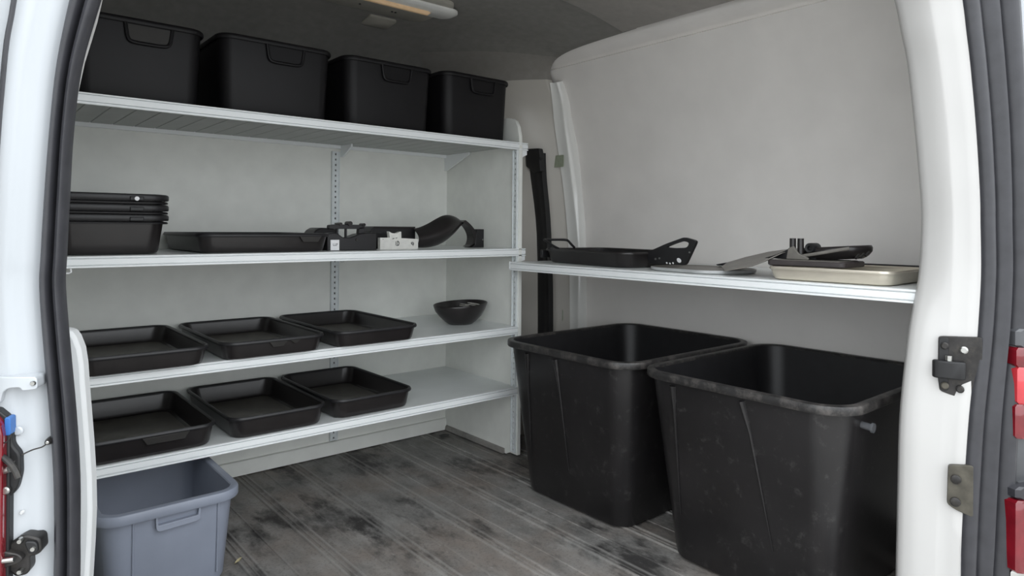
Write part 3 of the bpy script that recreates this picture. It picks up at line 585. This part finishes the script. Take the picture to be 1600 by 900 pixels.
MB().prism(xz([(1.303, 0.0), (1.303, 0.046), (1.346, 0.046), (1.342, 0.071), (1.356, 0.064), (1.376, 0.063), (1.392, 0.070), (1.398, 0.070), (1.399, 0.044), (1.478, 0.040), (1.478, 0.0)], YC), (0, 0.018, 0)).build('card_body', 'card_white', t, smooth=False)
def scrib(pts, r=0.0013): MB().tube(catm([(x, YC - 0.0005, z) for x, z in pts], 3), r, 5).build('scribble', 'ink', t)
scrib([(1.374, 0.031), (1.374, 0.018), (1.378, 0.014), (1.386, 0.016), (1.388, 0.026), (1.384, 0.032), (1.378, 0.031)])
scrib([(1.383, 0.030), (1.380, 0.022), (1.384, 0.015)])
scrib([(1.444, 0.022), (1.448, 0.027), (1.456, 0.025), (1.456, 0.018), (1.449, 0.018), (1.446, 0.022), (1.453, 0.022), (1.454, 0.012)])
scrib([(1.358, 0.041), (1.366, 0.043)], 0.0011); scrib([(1.373, 0.043), (1.379, 0.046)], 0.0011); scrib([(1.314, 0.039), (1.317, 0.040)], 0.001)
t = thing('curved_guard', 'curved black plastic guard with a clip end on the second shelf', 'guard', (0, 0, Z2))
YG = 2.42
T_ = catm([(1.495, YG, 0.082), (1.53, YG, 0.090), (1.57, YG, 0.106), (1.61, YG, 0.126), (1.645, YG, 0.140), (1.678, YG, 0.142), (1.712, YG, 0.133), (1.742, YG, 0.115)], 4)
B_ = catm([(1.495, YG, 0.004), (1.53, YG, 0.003), (1.57, YG, 0.006), (1.61, YG, 0.016), (1.65, YG, 0.036), (1.69, YG, 0.066), (1.715, YG, 0.090), (1.736, YG, 0.108)], 4)
rows = []
for a, b in zip(T_, B_):
    row = []
    for k in range(9):
        v = k / 8; p = a.lerp(b, v); ht = (a.z - b.z)
        row.append((p.x, p.y - 0.55 * ht * math.sin(math.pi * v) * 0.8 - 0.02 * v, p.z))
    back = [(x, y + 0.006, z) for x, y, z in reversed(row)]
    rows.append(row + back)
MB().loft(rows, True, True, True).build('shell', 'black_satin', t, ang=60)
pts = catm([(1.730, YG, 0.118), (1.760, YG, 0.098), (1.782, YG, 0.070), (1.788, YG, 0.045), (1.780, YG, 0.022), (1.764, YG, 0.010)], 4)
wd = [0.010, 0.009, 0.012, 0.016, 0.018, 0.012]
rows = []
for i, p in enumerate(pts):
    f_ = i / (len(pts) - 1) * 5; a = wd[int(min(f_, 4))] + (wd[int(min(f_, 4)) + 1] - wd[int(min(f_, 4))]) * (f_ - int(min(f_, 4)))
    rows.append([(p.x - a * 0.3, p.y - 0.03, p.z - a * 0.5), (p.x + a, p.y - 0.03, p.z + a * 0.3), (p.x + a, p.y + 0.02, p.z + a * 0.3), (p.x - a * 0.3, p.y + 0.02, p.z - a * 0.5)])
MB().loft(rows, True, True, True).build('strap_arm', 'black_satin', t, ang=50)
MB().prism([(1.768, YG - 0.032, 0.0), (1.79, YG - 0.032, 0.012), (1.803, YG - 0.032, 0.082), (1.840, YG - 0.032, 0.082), (1.840, YG - 0.032, 0.0)], (0, 0.055, 0)).build('clip_block', 'black_plastic', t, bev=0.002)
MB().loft([[(1.833 + r * math.cos(a), YG - d, 0.035 + r * math.sin(a)) for a in [k * math.pi / 5 for k in range(10)]] for r, d in ((0.004, 0.031), (0.003, 0.0345))], True, True, True).build('rivet', 'steel', t)

# ================================================================== right shelf
ZR = 0.8545
t = thing('side_shelf', 'white metal shelf along the right wall above the two big bins', 'shelf', (0, 0, ZR))
MB().box(1.844, 2.416, 0.626, 2.198, -0.010, 0.0).build('board', 'shelf_top', t, smooth=False)
LR = [(a, b * 1.03) for a, b in LIPP]
MB().loft([[(1.838 + a, y, b) for a, b in LR] for y in (0.626, 2.198)], True, True, True).build('front_lip', 'shelf_metal', t, ang=20)
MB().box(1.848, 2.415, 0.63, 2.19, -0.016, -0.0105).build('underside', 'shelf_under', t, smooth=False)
MB().box(1.831, 1.868, 2.197, 2.201, -0.034, 0.0015).build('end_cap', 'label_white', t, smooth=False)

# roasting tin with two handles
ang = math.radians(-9)
t = thing('roasting_tin', 'black roasting tin with a tall slotted handle on the right shelf', 'roasting tin', (2.085, 1.845, ZR), ang)
hx, hy, h = 0.165, 0.27, 0.056
tub(t, hx, hy, h, 0.012, 0.06, 0.004, 0.006, 0.007, 'black_satin', 'black_plastic', 'black_satin')
def hp(pts): return rpoly(pts, 0.012, 3)
outer = hp([(-0.265, 0.058), (-0.37, 0.094), (-0.455, 0.118), (-0.512, 0.106), (-0.46, 0.020), (-0.275, 0.018)])
inner = hp([(-0.365, 0.080), (-0.41, 0.0945), (-0.450, 0.1045), (-0.480, 0.099), (-0.468, 0.0815), (-0.41, 0.0785)])
MB().frame([(-0.055, y, z) for y, z in outer], [(-0.055, y, z) for y, z in inner], (0.012, 0, 0)).build('slotted_handle', 'black_plastic', t, bev=0.002)
for y, z, r in ((-0.315, 0.036, 0.004), (-0.335, 0.039, 0.0035), (-0.482, 0.066, 0.003)):
    MB().loft([[(-d, y + r * math.cos(a), z + r * math.sin(a)) for a in [k * math.pi / 5 for k in range(10)]] for d in (0.05, 0.058)], True, True, True).build('rivet', 'steel', t)
for y, z, r in ((-0.432, 0.036, 0.008), (-0.372, 0.024, 0.003), (-0.388, 0.023, 0.003), (-0.403, 0.025, 0.003)):
    MB().loft([[(-d, y + 1.3 * r * math.cos(a), z + r * math.sin(a) + 0.3 * r * math.cos(a)) for a in [k * math.pi / 5 for k in range(10)]] for d in (0.05, 0.0565)], True, True, True).build('bright_chip', 'label_white', t)
MB().tube(catm([(-0.150, 0.170, 0.060), (-0.152, 0.21, 0.072), (-0.155, 0.255, 0.090), (-0.150, 0.275, 0.095), (-0.12, 0.282, 0.095), (-0.05, 0.282, 0.095), (-0.03, 0.272, 0.092), (-0.03, 0.25, 0.080), (-0.03, 0.22, 0.062)], 3), 0.0055, 8).build('loop_handle', 'black_plastic', t)
MB().box(-0.165, -0.08, 0.268, 0.285, 0.018, 0.052).build('handle_mount', 'black_plastic', t, bev=0.003)
MB().loft([[(-0.165 + 0.012 * math.cos(a) * k, 0.205 + 0.016 * math.sin(a) * k, z) for a in [j * math.pi / 6 for j in range(12)]] for k, z in ((1, 0.058), (1, 0.062), (0.5, 0.067))], True, True, True).build('lug', 'black_plastic', t)

# flat grey plates
def plate(label, cx_, cy_, z, hx, hy, r, th, rz, tilt=(0, 0), m1='plate_grey', m2='plate_edge'):
    t = thing('metal_plate', label, 'plate', (cx_, cy_, z), rz)
    t.rotation_euler = (tilt[0], tilt[1], rz)
    MB().loft([rr(hx - 0.006, hy - 0.006, r, 0, 10), rr(hx, hy, r, 0.003, 10), rr(hx + 0.001, hy + 0.001, r, th, 10), rr(hx - 0.002, hy - 0.002, r, th + 0.001, 10)], True, True, False).build('edge', m2, t)
    MB().loft([rr(hx - 0.002, hy - 0.002, r, th + 0.001, 10), rr(hx - 0.012, hy - 0.012, r, th - 0.0025, 10), rr(hx * 0.5, hy * 0.5, r * .5, th - 0.0025, 10)], True, False, True).build('face', m1, t)
    return t
plate('light grey rimmed plate lying flat beside the roasting tin', 2.01, 1.365, ZR, 0.135, 0.175, 0.11, 0.012, math.radians(-6))
# tilted thin plate with a slot, leaning over the sheet pan
t = thing('tilted_plate', 'thin grey metal sheet leaning up against the strap beside the pan', 'plate', (0, 0, ZR))
ql = [(1.868, 1.185, 0.014), (1.866, 1.09, 0.034), (1.872, 1.04, 0.058), (1.905, 1.016, 0.076), (1.98, 1.012, 0.084), (2.06, 1.04, 0.086), (2.12, 1.10, 0.082), (2.14, 1.19, 0.069), (2.13, 1.27, 0.048), (2.11, 1.33, 0.027), (1.98, 1.27, 0.019)]
cq = Vector((1.99, 1.13, 0.050))
inner = [tuple(cq + (Vector(p) - cq) * 0.12 + Vector((0.03, -0.05, 0.016))) for p in ql]
MB().frame(ql, inner, (0, 0, 0.0025)).build('sheet', 'plate_grey', t, ang=30)
tag(MB().prism([(2.13, 1.385, ZR + 0.0155), (2.13, 1.39, ZR + 0.019), (2.13, 1.345, ZR + 0.028), (2.13, 1.295, ZR + 0.036), (2.13, 1.290, ZR + 0.024), (2.13, 1.30, ZR + 0.0155)], (0.03, 0, 0)).build('small_clip', 'black_plastic', bev=0.002), 'small black clip lying on the flat plate near the wall', 'clip')

# sheet pan and the things on it
t = thing('sheet_pan', 'pale beige metal sheet pan at the right end of the shelf', 'pan', (2.005, 0.868, ZR), math.radians(2))
tub(t, 0.155, 0.168, 0.036, 0.006, 0.03, 0.003, 0.004, 0.005, 'pan_metal', 'pan_inside', 'pan_metal')
t = thing('dark_slab', 'flat dark brown tray lying on the beige sheet pan', 'tray', (1.955, 0.940, ZR + 0.0405), math.radians(3))
MB().loft([rr(0.080, 0.112, 0.016, z) if k else rr(0.077, 0.109, 0.016, z) for z, k in ((0, 0), (0.003, 1), (0.014, 1), (0.0165, 0))], True, True, True).build('slab_body', 'slab_brown', t)
MB().loft([rr(0.072, 0.095, 0.012, z) for z in (0.0165, 0.018)], True, True, True).build('slab_face', 'strap_grey', t)
ZP = ZR + 0.0590
t = thing('paired_posts', 'two short black tubes standing upright with grey strap', 'clamp', (1.925, 0.994, ZP))
for dy in (0.0, -0.024):
    MB().loft([[(r * math.cos(a), dy + r * math.sin(a), z) for a in [k * math.pi / 6 for k in range(12)]] for r, z in ((0.009, 0.0), (0.009, 0.062), (0.007, 0.062), (0.007, 0.052))], True, True, True).build('tube', 'black_satin', t, ang=50)
MB().prism([(-0.010, 0.012, 0.0), (-0.010, 0.006, 0.032), (-0.010, -0.010, 0.040), (-0.010, -0.026, 0.018), (-0.010, -0.055, 0.006), (-0.010, -0.055, 0.0)], (-0.008, 0, 0)).build('strap', 'strap_grey', t, bev=0.002)
MB().prism([(-0.004, 0.09, 0.0), (-0.004, 0.05, 0.012), (-0.004, 0.012, 0.030), (-0.004, 0.010, 0.0)], (0.02, 0, 0)).build('foot', 'black_plastic', t, bev=0.002)
t = thing('oval_dish', 'black oval dish with ring handle propped on the sheet pan', 'dish', (2.005, 0.905, ZP + 0.001), math.radians(8))
t.rotation_euler = (math.radians(-4), math.radians(0), math.radians(8))
def ov(a, b, z, cy=0): return [(a * math.cos(2 * math.pi * k / 36), cy + b * math.sin(2 * math.pi * k / 36), z) for k in range(36)]
MB().loft([ov(0.050, 0.075, 0.0), ov(0.062, 0.090, 0.008), ov(0.070, 0.100, 0.020), ov(0.071, 0.102, 0.030), ov(0.068, 0.099, 0.037), ov(0.062, 0.093, 0.038), ov(0.054, 0.085, 0.032), ov(0.050, 0.080, 0.014), ov(0.045, 0.07, 0.010)], True, True, True).build('dish_body', 'black_satin', t, ang=60)
MB().tube(catm([(-0.068, 0.10, 0.010), (-0.080, 0.07, 0.014), (-0.086, 0.02, 0.020), (-0.080, -0.03, 0.027), (-0.072, -0.06, 0.031)], 4), 0.005, 8).build('strap', 'strap_grey', t)
for y, z in ((-0.085, 0.004), (-0.098, 0.008), (-0.072, 0.002)):
    MB().tube([(-0.062, y, z), (-0.05, y - 0.006, z + 0.01)], 0.004, 7).build('lug', 'iron_dark', t)
t = thing('knob', 'round black knob with hollow end between strap and dish', 'knob', (1.925, 0.945, ZP + 0.018))
MB().loft([[(x, r * math.cos(a), 0.016 + r * math.sin(a)) for a in [k * math.pi / 10 for k in range(20)]] for r, x in ((0.012, 0.05), (0.015, 0.045), (0.015, 0.004), (0.0125, 0.0), (0.007, 0.001), (0.006, 0.012))], True, True, True).build('knob_body', 'rubber_black', t, ang=50)
MB().prism([(0.02, -0.012, -0.0175), (0.02, 0.012, -0.0175), (0.02, 0.010, 0.006), (0.02, -0.010, 0.006)], (0.02, 0, 0)).build('knob_stem', 'rubber_black', t)
flat_tray('black tray at the back of the right shelf behind the sheet pan', 2.19, 2.405, 0.64, 1.02, ZR, 0.034, 'shallow black trays')

# ================================================================== big black bins
for lb, y0, y1, dz in (('farther big black open bin standing by the slotted end panel', 1.378, 2.030, 0.0), ('nearer big black open bin with a grey peg, at the right pillar', 0.705, 1.352, 0.002)):
    hx, hy, h = 0.368, (y1 - y0) / 2 - 0.018, 0.568
    t = thing('large_bin', lb, 'bin', (1.630 + 0.018 + hx, (y0 + y1) / 2, 0.0), 0, 'big black bins on the floor')
    tub(t, hx, hy, h, 0.062, 0.085, 0.006, 0.018, 0.020, 'bin_black', 'black_plastic', 'bin_rim', n=10)
    def face(y, z): return (-hx + 0.062 * (1 - z / h) - 0.001, y, z)
    for yy_, lean in (((0.19, 0.0), (-0.035, -0.07)) if dz else ((0.17, 0.02), (0.02, -0.03))):
        MB().tube([face(yy_, 0.535), face(yy_ + lean * 0.3, 0.45), face(yy_ + lean, 0.14)], [0.010, 0.0045, 0.001], 8).build('moulded_rib', 'bin_black', t)
    if dz:
        x_ = -hx + 0.12; yb = -hy + 0.006
        MB().tube([(x_, yb + 0.01, 0.512), (x_, yb - 0.026, 0.508)], 0.009, 10).build('grey_peg', 'lamp_grey', t)
        MB().tube([(x_, yb - 0.024, 0.5083), (x_, yb - 0.030, 0.508)], 0.0125, 10).build('grey_peg', 'lamp_grey', t)
        MB().prism([(x_ + 0.02, yb - 0.002, 0.545), (x_ + 0.40, yb - 0.002, 0.545), (x_ + 0.40, yb + 0.002, 0.520), (x_ + 0.06, yb + 0.002, 0.520)], (0, 0.006, 0)).build('side_grip', 'black_satin', t)

# grey bin under the lowest shelf
t = thing('grey_bin', 'grey open plastic bin with a moulded handle under the lowest shelf', 'bin', (0.466, 2.178, 0.0))
hx, hy, h = 0.166, 0.222, 0.256
tub(t, hx, hy, h, 0.020, 0.050, 0.006, 0.016, 0.024, 'grey_plastic', n=9)
def gq(x, z): return (x, -hy + 0.020 * (1 - z / h) - 0.002, z)
ho = rpoly([(-0.045, 0.236), (0.068, 0.236), (0.066, 0.196), (-0.042, 0.192)], 0.012); hi_ = rpoly([(-0.039, 0.230), (0.062, 0.230), (0.060, 0.212), (-0.038, 0.209)], 0.003)
MB().frame([(x, -hy - 0.010, z) for x, z in ho], [(x, -hy - 0.010, z) for x, z in hi_], (0, 0.018, 0)).build('handle', 'grey_plastic', t, bev=0.002)
for x in (-0.095, 0.115): MB().tube([gq(x, 0.235), gq(x + 0.002, 0.03)], 0.0024, 6).build('moulded_rib', 'grey_plastic', t)
# leaf on the floor
lf = MB().loft([[(0.668 + (k - 3) * 0.004 * 1.2 + 0.0, 2.052 + (k - 3) * 0.004 - wv, 0.003 + 0.002 * abs(k - 3) / 3), (0.668 + (k - 3) * 0.0048, 2.052 + (k - 3) * 0.004, 0.0015 + 0.001 * k * 0.3), (0.668 + (k - 3) * 0.0048, 2.052 + (k - 3) * 0.004 + wv, 0.0045)] for k, wv in enumerate((0.0005, 0.004, 0.006, 0.007, 0.006, 0.004, 0.0005))], closed=False)
tag(lf.build('dry_leaf', 'leaf_pale'), 'small pale dry leaf on the floor beside the grey bin', 'leaf')

# ================================================================== pillar fittings and roof lamp
t = thing('door_strap', 'black rubber seal strip with a clip block on the door pillar', 'strip')
sl = sm([(2.445, 0.0), (2.443, 0.423), (2.446, 0.705), (2.453, 0.906), (2.479, 1.178), (2.476, 1.296), (2.466, 1.36)]); sr = sm([(2.365, 0.0), (2.365, 0.434), (2.368, 0.711), (2.380, 0.908), (2.391, 1.174), (2.384, 1.29), (2.372, 1.36)])
rows = []
for (a, z), (b, z2) in zip(sl, sr):
    x = Xw(z) - 0.2
    rows.append([(x + 0.02, a, z), (x + 0.0, a, z), (x - 0.006, a + (b - a) * 0.25, z), (x - 0.001, a + (b - a) * 0.5, z), (x + 0.002, a + (b - a) * 0.62, z), (x - 0.004, a + (b - a) * 0.8, z), (x, b, z), (x + 0.03, b, z)])
MB().loft(rows, True, True, True).build('rubber_strip', 'rubber_black', t, ang=50)
MB().prism([(2.150, 2.470, 1.385), (2.150, 2.372, 1.380), (2.152, 2.362, 1.335), (2.158, 2.375, 1.325), (2.166, 2.372, 1.272), (2.168, 2.42, 1.265), (2.160, 2.472, 1.30)], (0.03, 0.0, 0)).build('clip_block', 'rubber_black', t, bev=0.004)
def stick(name, lb, cat, m_, x, y0, y1, z0, z1, r):
    pts = rpoly([(y0, z0), (y1, z0), (y1, z1), (y0, z1)], r)
    return tag(MB().prism([(x, y, z) for y, z in pts], (0.003, 0.0, 0)).build(name, m_), lb, cat)
stick('green_sticker', 'pale green sticker on the white door pillar', 'sticker', 'sticker_green', 2.296, 2.35, 2.425, 1.300, 1.358, 0.006)
stick('oval_plug', 'small oval olive plug low on the white door pillar', 'plug', 'sticker_green', 2.334, 2.385, 2.42, 0.535, 0.601, 0.016)

t = thing('ceiling_lamp', 'long roof lamp with amber strip lens on the dark ceiling', 'lamp', (1.22, 2.27, 1.866))
t.rotation_euler = (0, 0, math.radians(0))
MB().loft([rr(0.29, 0.14, 0.05, z, 8) if k else rr(0.284, 0.134, 0.05, z, 8) for z, k in ((0.004, 1), (-0.010, 1), (-0.014, 0))], True, True, True).build('base_plate', 'lamp_base', t)
hs = MB().loft([rr(0.30, 0.055, 0.05, z, 8, 0.03, -0.055) if k else rr(0.285, 0.042, 0.04, z, 8, 0.03, -0.055) for z, k in ((-0.013, 1), (-0.022, 1), (-0.030, 0))], True, True, True).build('housing', 'lamp_housing', t)
MB().tube([(-0.22, -0.055, -0.033), (-0.21, -0.055, -0.034), (0.19, -0.055, -0.034), (0.20, -0.055, -0.034), (0.215, -0.055, -0.032)], [0.004, 0.011, 0.011, 0.011, 0.002], 10).build('amber_lens', 'amber_lens', t)
for x in (-0.16, -0.02, 0.12, 0.135): MB().loft([[(x + r * math.cos(a), 0.075 + r * math.sin(a), z) for a in [k * math.pi / 4 for k in range(8)]] for r, z in ((0.005, -0.013), (0.004, -0.017))], True, True, True).build('screw', 'rubber_black', t)
t = thing('ceiling_clip', 'small square cover plate behind the roof lamp', 'cover', (1.36, 2.49, 1.8505))
t.rotation_euler = (math.radians(-8), 0, 0)
MB().loft([rr(0.062, 0.045, 0.012, z) for z in (0.006, -0.006)] + [rr(0.056, 0.039, 0.010, -0.009)], True, True, True).build('cover', 'lamp_base', t)
